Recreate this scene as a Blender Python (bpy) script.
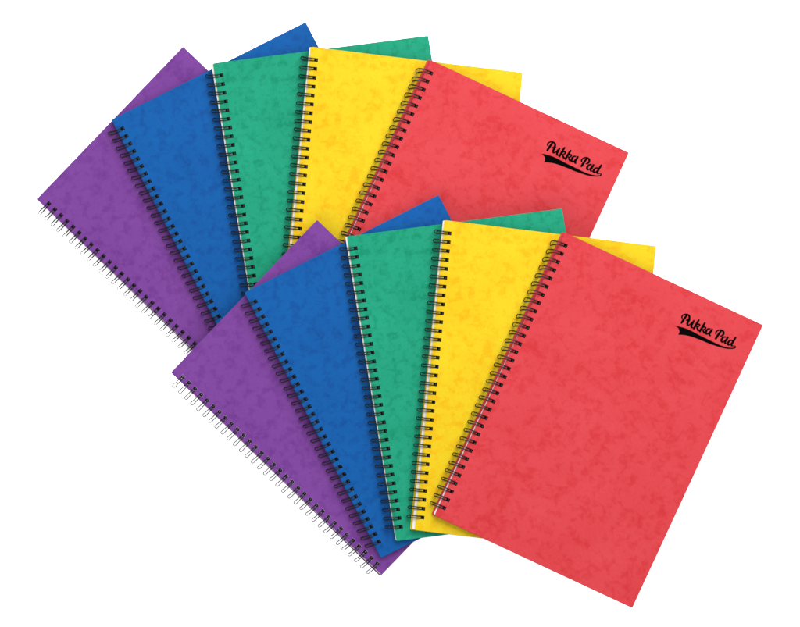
import bpy, math, random
from mathutils import Vector
from mathutils.geometry import tessellate_polygon

for o in list(bpy.data.objects):
    bpy.data.objects.remove(o)
S = bpy.context.scene
COL = S.collection

# ------------------------------------------------------------------ camera
MM = 0.001
PX = 0.95 * MM                 # one photo pixel on the table, in metres
D = 6.0                        # camera height
cam = bpy.data.cameras.new('camera')
cam.lens = 36.0 * D / (800 * PX)
cam.sensor_width = 36.0
cam.clip_start = 0.1
cam.clip_end = 100
co = bpy.data.objects.new('camera', cam)
COL.objects.link(co)
co.location = (0, 0, D)
S.camera = co

# ------------------------------------------------------------------ world, lamps, exposure
w = bpy.data.worlds.new('World')
S.world = w
w.use_nodes = True
w.node_tree.nodes['Background'].inputs[0].default_value = (1.0, 1.0, 1.0, 1)
w.node_tree.nodes['Background'].inputs[1].default_value = 1.45


def area(name, loc, size, power, target=(0, 0, 0), color=(1, 1, 1)):
    l = bpy.data.lights.new(name, 'AREA')
    l.shape = 'SQUARE'
    l.size = size
    l.energy = power
    l.color = color
    o = bpy.data.objects.new(name, l)
    COL.objects.link(o)
    o.location = loc
    o.rotation_euler = (Vector(target) - Vector(loc)).to_track_quat('-Z', 'Y').to_euler()
    return o


area('softbox_key', (0.5, 1.2, 1.3), 1.6, 98, color=(1, 0.995, 0.985))
area('softbox_fill', (-0.9, -1.6, 1.6), 1.5, 36)

S.view_settings.view_transform = 'Standard'
S.view_settings.look = 'None'
S.view_settings.exposure = 0.0
S.view_settings.gamma = 1.0


# ------------------------------------------------------------------ materials
def new_mat(name):
    m = bpy.data.materials.new(name)
    m.use_nodes = True
    nt = m.node_tree
    return m, nt, nt.nodes['Principled BSDF']


def pressboard(name, light, dark, seed):
    """embossed, cloudy marbled manila board"""
    m, nt, b = new_mat(name)
    N, L = nt.nodes, nt.links
    tc = N.new('ShaderNodeTexCoord')
    mp = N.new('ShaderNodeMapping')
    mp.inputs['Location'].default_value = (seed * 1.37, seed * 0.71, seed * 2.1)
    L.new(tc.outputs['Object'], mp.inputs[0])
    # curdled blotches
    n1 = N.new('ShaderNodeTexNoise')
    n1.inputs['Scale'].default_value = 118
    n1.inputs['Detail'].default_value = 5
    n1.inputs['Roughness'].default_value = 0.62
    n1.inputs['Distortion'].default_value = 0.35
    L.new(mp.outputs[0], n1.inputs['Vector'])
    r1 = N.new('ShaderNodeValToRGB')
    r1.color_ramp.elements[0].position = 0.36
    r1.color_ramp.elements[1].position = 0.52
    L.new(n1.outputs['Fac'], r1.inputs[0])
    # broad clouds
    n2 = N.new('ShaderNodeTexNoise')
    n2.inputs['Scale'].default_value = 24
    n2.inputs['Detail'].default_value = 3
    L.new(mp.outputs[0], n2.inputs['Vector'])
    # fine fibres
    n3 = N.new('ShaderNodeTexNoise')
    n3.inputs['Scale'].default_value = 420
    n3.inputs['Detail'].default_value = 3
    n3.inputs['Distortion'].default_value = 0.6
    L.new(mp.outputs[0], n3.inputs['Vector'])

    def mth(op, a, bb):
        q = N.new('ShaderNodeMath')
        q.operation = op
        for i, s in enumerate((a, bb)):
            if isinstance(s, (int, float)):
                q.inputs[i].default_value = s
            else:
                L.new(s, q.inputs[i])
        return q.outputs[0]
    f = mth('SUBTRACT', mth('MULTIPLY', r1.outputs[0], 0.52), 0.15)
    f = mth('ADD', f, mth('MULTIPLY', n2.outputs['Fac'], 0.7))
    f = mth('ADD', f, mth('MULTIPLY', mth('SUBTRACT', n3.outputs['Fac'], 0.5), 0.55))
    mx = N.new('ShaderNodeMix')
    mx.data_type = 'RGBA'
    mx.clamp_factor = True
    mx.inputs[6].default_value = (*dark, 1)
    mx.inputs[7].default_value = (*light, 1)
    L.new(f, mx.inputs[0])
    L.new(mx.outputs[2], b.inputs['Base Color'])
    b.inputs['Roughness'].default_value = 0.5
    b.inputs['Specular IOR Level'].default_value = 0.06
    bp = N.new('ShaderNodeBump')
    bp.inputs['Strength'].default_value = 0.25
    bp.inputs['Distance'].default_value = 0.0003
    L.new(mth('ADD', n1.outputs['Fac'], mth('MULTIPLY', n3.outputs['Fac'], 0.5)), bp.inputs['Height'])
    L.new(bp.outputs[0], b.inputs['Normal'])
    return m


def lin(c):
    return tuple((v / 255 / 12.92) if v / 255 <= 0.04045 else ((v / 255 + 0.055) / 1.055) ** 2.4 for v in c)


E = 3.5                                         # light level on the covers


def pair(light, dark, k=1.0):
    a = tuple(max(0.0, v / E * k) for v in lin(light))
    b = tuple(max(0.0, v / E * k) for v in lin(dark))
    return a, b


BOARD = {
    'purple': pressboard('purple_pressboard', *pair((138, 76, 170), (116, 54, 148)), 1.0),
    'blue': pressboard('blue_pressboard', *pair((4, 104, 186), (0, 80, 160)), 2.0),
    'green': pressboard('green_pressboard', *pair((36, 178, 140), (0, 148, 108)), 3.0),
    'yellow': pressboard('yellow_pressboard', *pair((255, 228, 34), (255, 192, 0)), 4.0),
    'red': pressboard('red_pressboard', *pair((238, 80, 88), (222, 52, 58)), 5.0),
}

paper, nt, b = new_mat('shade_toned_paper')
N, L = nt.nodes, nt.links
tc = N.new('ShaderNodeTexCoord')
sep = N.new('ShaderNodeSeparateXYZ')
L.new(tc.outputs['Object'], sep.inputs[0])
wv = N.new('ShaderNodeTexNoise')
wv.noise_dimensions = '1D'
wv.inputs['Scale'].default_value = 6000
L.new(sep.outputs[2], wv.inputs['W'])
rp = N.new('ShaderNodeValToRGB')
rp.color_ramp.elements[0].color = (0.2, 0.19, 0.165, 1)  # toned well below white: shade of the stacked page edges is in the colour
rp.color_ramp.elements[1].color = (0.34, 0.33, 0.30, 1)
L.new(wv.outputs['Fac'], rp.inputs[0])
L.new(rp.outputs[0], b.inputs['Base Color'])
b.inputs['Roughness'].default_value = 0.85

wire_black, nt, b = new_mat('black_nylon_coated_wire')
b.inputs['Base Color'].default_value = (0.0012, 0.0012, 0.0015, 1)
b.inputs['Roughness'].default_value = 0.22
b.inputs['Specular IOR Level'].default_value = 0.14
ink, nt, b = new_mat('black_foil_ink')
b.inputs['Base Color'].default_value = (0.001, 0.001, 0.001, 1)
b.inputs['Roughness'].default_value = 0.6
b.inputs['Specular IOR Level'].default_value = 0.0

sweep, nt, b = new_mat('white_studio_paper')
N, L = nt.nodes, nt.links
tc = N.new('ShaderNodeTexCoord')
n = N.new('ShaderNodeTexNoise')
n.inputs['Scale'].default_value = 900
L.new(tc.outputs['Object'], n.inputs['Vector'])
rp = N.new('ShaderNodeValToRGB')
rp.color_ramp.elements[0].color = (0.91, 0.91, 0.91, 1)
rp.color_ramp.elements[1].color = (0.95, 0.95, 0.95, 1)
L.new(n.outputs['Fac'], rp.inputs[0])
L.new(rp.outputs[0], b.inputs['Base Color'])
b.inputs['Roughness'].default_value = 0.8


# ------------------------------------------------------------------ helpers
def mesh_obj(name, verts, faces, mat, parent=None, smooth=False):
    me = bpy.data.meshes.new(name)
    me.from_pydata(verts, [], faces)
    me.materials.append(mat)
    if smooth:
        for p in me.polygons:
            p.use_smooth = True
    me.update()
    o = bpy.data.objects.new(name, me)
    COL.objects.link(o)
    o.parent = parent
    return o


def rounded(pts, r, n=5):
    """round the corners of a closed polygon"""
    out = []
    m = len(pts)
    for i in range(m):
        rr = r[i] if isinstance(r, (list, tuple)) else r
        p0, p1, p2 = Vector(pts[i - 1]), Vector(pts[i]), Vector(pts[(i + 1) % m])
        a = p1 + (p0 - p1).normalized() * rr
        c = p1 + (p2 - p1).normalized() * rr
        for k in range(n + 1):
            t = k / n
            q = a * (1 - t) ** 2 + p1 * 2 * t * (1 - t) + c * t * t
            out.append((q.x, q.y))
    return out


def sheet(name, outer, holes, z0, z1, mat, parent, bev=0.0):
    """flat slab with punched holes; outer and holes are lists of (x, y)"""
    loops = [outer] + holes
    flat = [p for l in loops for p in l]
    tris = tessellate_polygon([[Vector((x, y, 0)) for x, y in l] for l in loops])
    nv = len(flat)
    verts = [(x, y, z1) for x, y in flat] + [(x, y, z0) for x, y in flat]
    faces = []
    for t in tris:
        a, b_, c = [flat[i] for i in t]
        area2 = (b_[0] - a[0]) * (c[1] - a[1]) - (b_[1] - a[1]) * (c[0] - a[0])
        if abs(area2) < 1e-16:
            continue
        if area2 < 0:
            t = (t[0], t[2], t[1])
        faces.append(tuple(t))
        faces.append(tuple(i + nv for i in reversed(t)))
    base = 0
    for l in loops:
        k = len(l)
        for i in range(k):
            j = (i + 1) % k
            faces.append((base + i, base + j, base + j + nv, base + i + nv))
        base += k
    return mesh_obj(name, verts, faces, mat, parent)


def tube(path, rad, verts, faces, sides=6):
    base = len(verts)
    n = len(path)
    up = None
    for i, p in enumerate(path):
        r = rad[i] if isinstance(rad, list) else rad
        t = (path[min(i + 1, n - 1)] - path[max(i - 1, 0)]).normalized()
        if up is None:
            up = Vector((0, 1, 0.2)).normalized()
        up = (up - t * up.dot(t))
        if up.length < 1e-6:
            up = t.orthogonal()
        up.normalize()
        side = t.cross(up)
        for k in range(sides):
            a = 2 * math.pi * k / sides
            verts.append(tuple(p + (up * math.cos(a) + side * math.sin(a)) * r))
    for i in range(n - 1):
        for k in range(sides):
            k2 = (k + 1) % sides
            a = base + i * sides
            faces.append((a + k, a + k2, a + sides + k2, a + sides + k))
    faces.append(tuple(base + k for k in reversed(range(sides))))
    faces.append(tuple(base + (n - 1) * sides + k for k in range(sides)))


# ------------------------------------------------------------------ the table top
R = 6.0
mesh_obj('floor', [(-R, -R, 0), (R, -R, 0), (R, R, 0), (-R, R, 0)], [(0, 1, 2, 3)], sweep)['kind'] = 'structure'

# ------------------------------------------------------------------ notebooks
T_BACK, T_PAGE, T_FRONT = 0.55 * MM, 3.3 * MM, 0.55 * MM
H = T_BACK + T_PAGE + T_FRONT
STEP = H + 1.2 * MM
BASE = 1.3 * MM
NRING = 33

# photo corners: spine-top, other-top, spine-bottom (pixels of the 800 px photo)
BOOKS = {
    #          TL              TR              BL            hole u,  v0, v1 ; shear top,bottom ; page off t,b ; back off t,b
    'purple': dict(tl=(170.8, 372.5), tr=(317, 220), bl=(381.5, 574.8), hu=5.0, v0=11.8, v1=10.5, sh=(0, -1), wd=(1.5, 1.3), pg=(0.0, 0.8), bk=(0.0, 2.2)),
    'blue': dict(tl=(244.5, 292.5), tr=(438.5, 195), bl=(381, 558), hu=5.6, v0=13.0, v1=15.5, sh=(-1.5, -1.5), wd=(1.5, 1.3), pg=(-0.4, -0.4), bk=(0.3, 0.4)),
    'green': dict(tl=(347, 236.2), tr=(562, 208.5), bl=(396.5, 541), hu=6.6, v0=13.0, v1=13.5, sh=(-1, -1), wd=(1.5, 1.3), pg=(1.8, 0.6), bk=(1.8, 0.8)),
    'yellow': dict(tl=(444.5, 220), tr=(656, 246), bl=(415, 530), hu=6.3, v0=12.6, v1=13.2, sh=(0, 0.5), wd=(1.5, 1.2), pg=(1.5, 3.0), bk=(1.5, 5.0)),
    'red': dict(tl=(565.3, 232.5), tr=(763.2, 325), bl=(434.5, 515.5), hu=5.7, v0=11.8, v1=10.7, sh=(3.6, 0.7), wd=(2.3, 1.1), pg=(-0.5, 1.4), bk=(3.2, 3.2)),
}


def to_world(px, py):
    return Vector(((px - 400) * PX, (313.5 - py) * PX))


# the lettering, drawn as brush strokes: (points, widths) in a 12.12x sheet of the cover
LOGO_Z = 12.12
STROKES = [
    # P
    ([(152, 92), (135, 115), (112, 148), (92, 180)], [20, 24, 26, 22]),
    ([(98, 122), (96, 104), (112, 84), (140, 76), (168, 82), (186, 100), (186, 124), (170, 144), (148, 150)], [14, 16, 14, 14, 18, 22, 22, 18, 10]),
    # u
    ([(190, 138), (174, 164), (162, 188), (168, 206), (186, 204), (206, 186), (216, 172)], [20, 23, 24, 20, 13, 11, 10]),
    ([(240, 156), (224, 186), (210, 214), (214, 234), (228, 238)], [20, 24, 24, 20, 10]),
    # k
    ([(300, 148), (280, 180), (258, 218), (240, 250)], [20, 23, 24, 22]),
    ([(258, 222), (276, 204), (298, 196), (312, 206), (300, 222), (274, 228)], [9, 12, 16, 18, 14, 9]),
    ([(276, 226), (284, 250), (292, 268), (308, 272)], [12, 20, 22, 10]),
    # k
    ([(374, 182), (354, 214), (332, 250), (314, 284)], [20, 23, 24, 22]),
    ([(332, 256), (350, 238), (370, 230), (384, 240), (374, 256), (348, 262)], [9, 12, 16, 18, 14, 9]),
    ([(350, 260), (356, 282), (366, 300), (380, 302)], [12, 20, 22, 10]),
    # a
    ([(438, 252), (416, 252), (396, 270), (386, 296), (394, 314), (412, 310), (432, 288)], [12, 16, 22, 24, 20, 12, 10]),
    ([(462, 258), (446, 284), (430, 310), (430, 330), (444, 334)], [20, 24, 24, 20, 10]),
    # P
    ([(566, 284), (548, 308), (526, 340), (506, 370)], [20, 24, 26, 22]),
    ([(508, 312), (508, 296), (526, 276), (554, 266), (582, 272), (600, 290), (600, 314), (584, 334), (562, 340)], [14, 16, 14, 14, 18, 22, 22, 18, 10]),
    # a
    ([(628, 352), (606, 352), (584, 368), (574, 392), (582, 410), (600, 408), (620, 388)], [12, 16, 22, 24, 20, 12, 10]),
    ([(652, 356), (636, 382), (620, 406), (620, 426), (634, 430)], [20, 24, 24, 20, 10]),
    # d
    ([(706, 394), (684, 392), (664, 406), (652, 430), (660, 446), (678, 442), (698, 422)], [12, 16, 22, 24, 20, 12, 10]),
    ([(746, 360), (728, 388), (708, 420), (696, 442), (700, 456), (716, 458)], [20, 22, 24, 24, 18, 9]),
]
SWOOSH = [(22, 222), (52, 223), (80, 230), (120, 240), (165, 256), (210, 277), (255, 300), (300, 325), (350, 350), (400, 374),
          (450, 399), (500, 424), (550, 447), (600, 465), (650, 478), (695, 483), (725, 480), (738, 471), (732, 464), (708, 464),
          (712, 457), (735, 456), (750, 464), (751, 479), (738, 492), (700, 497), (650, 495), (600, 487), (550, 474), (500, 457),
          (450, 440), (400, 421), (350, 399), (300, 379), (250, 360), (200, 343), (150, 331), (100, 324), (50, 323),
          (60, 308), (66, 290), (64, 268), (56, 250), (42, 234)]


def catmull(pts, ws, k=6):
    out = []
    n = len(pts)
    for i in range(n - 1):
        p = [Vector(pts[max(i - 1, 0)]), Vector(pts[i]), Vector(pts[i + 1]), Vector(pts[min(i + 2, n - 1)])]
        for j in range(k):
            t = j / k
            q = 0.5 * ((2 * p[1]) + (p[2] - p[0]) * t + (2 * p[0] - 5 * p[1] + 4 * p[2] - p[3]) * t * t
                       + (3 * p[1] - p[0] - 3 * p[2] + p[3]) * t ** 3)
            out.append((q, ws[i] * (1 - t) + ws[i + 1] * t))
    out.append((Vector(pts[-1]), ws[-1]))
    return out


def make_logo(parent, conv):
    """black print lying on the front cover: conv turns sheet points into cover x, y"""
    verts, faces = [], []
    z = H + 0.05 * MM

    def ribbon(pts, ws):
        nonlocal z
        c = catmull(pts, ws)
        base = len(verts)
        for i, (p, wd) in enumerate(c):
            d = (c[min(i + 1, len(c) - 1)][0] - c[max(i - 1, 0)][0]).normalized()
            nrm = Vector((-d.y, d.x)) * wd * 0.46
            for q in (p + nrm, p - nrm):
                x, y = conv(q)
                verts.append((x, y, z))
        for i in range(len(c) - 1):
            a = base + 2 * i
            faces.append((a, a + 2, a + 3, a + 1))
        for p, wd in (c[0], c[-1]):
            z += 0.003 * MM
            base = len(verts)
            for k in range(12):
                x, y = conv(p + Vector((math.cos(k * math.pi / 6), math.sin(k * math.pi / 6))) * wd * 0.46)
                verts.append((x, y, z))
            faces.append(tuple(range(base + 11, base - 1, -1)))
        z += 0.003 * MM
    for pts, ws in STROKES:
        ribbon(pts, [q * 1.2 + 1 for q in ws])
    tris = tessellate_polygon([[Vector((x, y, 0)) for x, y in SWOOSH]])
    base = len(verts)
    for p in SWOOSH:
        x, y = conv(Vector(p))
        verts.append((x, y, z))
    for t in tris:
        faces.append(tuple(base + i for i in t))
    return mesh_obj('printed_logo', verts, faces, ink, parent)


def make_notebook(colour):
    B = BOOKS[colour]
    tl, tr, bl = to_world(*B['tl']), to_world(*B['tr']), to_world(*B['bl'])
    top, sp = tr - tl, bl - tl
    W, Lg = top.length, sp.length
    ang = math.atan2(top.y, top.x)
    ca, sa = math.cos(-ang), math.sin(-ang)
    spl = Vector((sp.x * ca - sp.y * sa, sp.x * sa + sp.y * ca)) / Lg      # spine direction in book axes

    def P(u, v):                                                       # u from the spine, v down the spine
        return (u + spl.x * v, spl.y * v)
    root = bpy.data.objects.new('notebook', None)
    root.empty_display_size = 0.03
    COL.objects.link(root)
    root.rotation_euler = (0, 0, ang)
    mat = BOARD[colour]
    rnd = random.Random(colour)

    v0, v1 = B['v0'] * PX, Lg - B['v1'] * PX
    vs = [v0 + (v1 - v0) * i / (NRING - 1) for i in range(NRING)]
    hu = B['hu'] * PX
    hs = 1.75 * MM

    def holes(shrink=0.0, du=0.0):
        s = hs - shrink
        return [[P(hu + du - s, v - s), P(hu + du - s, v + s), P(hu + du + s, v + s), P(hu + du + s, v - s)] for v in vs]

    def outline(off, grow_b=0.0, grow_r=0.0, r=1.8 * MM, top_in=0.0):
        a, c = off[0] * PX, off[1] * PX
        pts = [P(-a, top_in), P(-c, Lg + grow_b), P(W + grow_r, Lg + grow_b), P(W + grow_r, top_in)]
        return rounded(pts, (r, r, 0.9 * MM, 0.7 * MM))
    sheet('back_cover', outline(B['bk'], 0.4 * MM, 0.2 * MM, top_in=0.3 * MM), holes(), 0, T_BACK, mat, root)
    sheet('page_block', outline(B['pg'], -0.6 * MM, -0.8 * MM, 1.2 * MM, top_in=0.5 * MM), holes(-0.3 * MM), T_BACK + 0.02 * MM,
          T_BACK + T_PAGE - 0.02 * MM, paper, root)
    fc = sheet('front_cover', outline((0, 0)), holes(), T_BACK + T_PAGE, H, mat, root)

    # one continuous twin-loop wire
    verts, faces = [], []
    rw, ro = 0.52 * MM, (0.37 if colour == 'purple' else 0.5) * MM
    half = 1.05 * MM
    out_u = -7.6 * MM
    cu, cz = (hu + out_u) / 2, H / 2
    ru, rz = (hu - out_u) / 2, H / 2 + 1.1 * MM
    path = []
    n = 14
    for i, v in enumerate(vs):
        f = i / (NRING - 1)
        sh = (B['sh'][0] * (1 - f) + B['sh'][1] * f) * PX
        jit = rnd.uniform(-0.25, 0.25) * MM
        dz = rnd.uniform(-0.08, 0.08) * MM

        def ring(side, a):
            # a = 0 at the front hole, 180 at the back hole, passing outside the spine
            t = math.radians(a)
            u = cu + ru * math.cos(t)
            z = cz + rz * math.sin(t) + dz
            k = max(0.0, (hu - u) / (hu - out_u))
            return Vector((*P(u, v + side * half * (1 + (B['wd'][0] * (1 - f) + B['wd'][1] * f - 1) * k ** 3) + (sh + jit) * k ** 3), z))
        # from under the back cover, round the outside, over the top, into the front hole
        # lower half: back hole (a=-12) -> outermost (a=-180); upper half 180 -> 12
        low = [ring(-1, -14 - (166) * j / n) for j in range(n + 1)]
        upp = [ring(-1, 180 - 162 * j / n) for j in range(1, n + 1)]
        tip_z = H - 1.2 * MM
        dive = [Vector((*P(hu - 0.5 * MM, v - half * 0.9), H - 0.9 * MM)), Vector((*P(hu + 0.3 * MM, v - half * 0.85), H - 1.1 * MM)),
                Vector((*P(hu + 0.85 * MM, v - half * 0.6), tip_z)), Vector((*P(hu + 0.9 * MM, v), tip_z - 0.1 * MM))]
        back = [Vector((*P(hu + 0.85 * MM, v + half * 0.6), tip_z)), Vector((*P(hu + 0.3 * MM, v + half * 0.85), H - 1.1 * MM)),
                Vector((*P(hu - 0.5 * MM, v + half * 0.9), H - 0.9 * MM))]
        upp2 = [ring(1, 18 + 162 * j / n) for j in range(n + 1)]
        low2 = [ring(1, -180 + 166 * j / n) for j in range(1, n + 1)]
        start = [Vector((*P(hu, v - half * 1.6), -0.55 * MM))]
        end = [Vector((*P(hu, v + half * 1.6), -0.55 * MM))]
        path += start + low + upp + dive + back + upp2 + low2 + end
        # added bars, not real wire, plugging the punched hole against light from below
        for du in (-0.85, 0.85):
            tube([Vector((*P(hu + du * MM, v + q * MM), 1.7 * MM)) for q in (-1.65, -0.5, 0.5, 1.65)], 0.85 * MM, verts, faces, 6)
        # the crimped arch that closes each pair outside the spine
        arch = []
        for j in range(9):
            s = -1 + 2 * j / 8
            q = ring(s, -172)
            bow = math.sqrt(max(0.0, 1 - s * s)) * 1.2 * MM
            x0 = P(-bow, 0)
            arch.append(q + Vector((x0[0], x0[1], 0)))
        tube(arch, ro * 0.9, verts, faces, 6)
    tube(path, [ro if q.x - spl.x / spl.y * q.y < -0.6 * MM else (0.85 * MM if q.x - spl.x / spl.y * q.y > hu and 0 < q.z < H else rw) for q in path], verts, faces, 6)  # wire swollen inside the holes to block light from the floor
    wire = mesh_obj('wire_binding', verts, faces, wire_black, root, smooth=True)

    if colour == 'red':

        def conv(q):
            wx = to_world(674 + q.x / LOGO_Z, 308 + q.y / LOGO_Z) - tl
            return (wx.x * ca - wx.y * sa, wx.x * sa + wx.y * ca)
        make_logo(fc, conv)
    return root


def place(root, colour, level, dx=0.0, dy=0.0):
    B = BOOKS[colour]
    z = BASE + level * STEP
    f = (D - z - H) / D                       # books higher in the pile are a touch smaller on the table
    p = to_world(B['tl'][0] + dx, B['tl'][1] + dy) * f
    root.location = (p.x, p.y, z)
    root.scale = (f, f, 1)


def copy_tree(o, parent=None):
    c = o.copy()
    COL.objects.link(c)
    c.parent = parent
    for ch in o.children:
        copy_tree(ch, c)
    return c


ORDER = ['purple', 'blue', 'green', 'yellow', 'red']
REAR = {'purple': (-134, -173.5), 'blue': (-133, -173), 'green': (-134, -173), 'yellow': (-133.5, -173.5), 'red': (-134.3, -172.5)}
FRONT_LABEL = {
    'purple': 'purple marbled notebook at the bottom of the nearer fan, its spine along the lower left',
    'blue': 'blue marbled notebook in the nearer fan, lying between the purple and the green one',
    'green': 'green marbled notebook in the nearer fan, lying between the blue and the yellow one',
    'yellow': 'yellow marbled notebook in the nearer fan, directly under the fully visible red one',
    'red': 'fully uncovered red marbled notebook with black printed logo, topmost of the nearer fan',
}
REAR_LABEL = {
    'purple': 'purple marbled notebook at the bottom of the farther fan, leftmost of all in the photo',
    'blue': 'blue marbled notebook in the farther fan, its top corner sticking up behind the green one',
    'green': 'green marbled notebook in the farther fan, lying between the blue and the yellow one',
    'yellow': 'yellow marbled notebook in the farther fan, with a purple corner lying over its lower end',
    'red': 'red marbled notebook with black printed logo, lower half covered by the nearer fan',
}
for i, c in enumerate(ORDER):
    front = make_notebook(c)
    place(front, c, 5 + i)
    front['label'] = FRONT_LABEL[c]
    front['category'] = 'notebook'
    front['group'] = 'wire bound notebooks in two overlapping fans'
    rear = copy_tree(front)
    place(rear, c, i, *REAR[c])
    rear['label'] = REAR_LABEL[c]
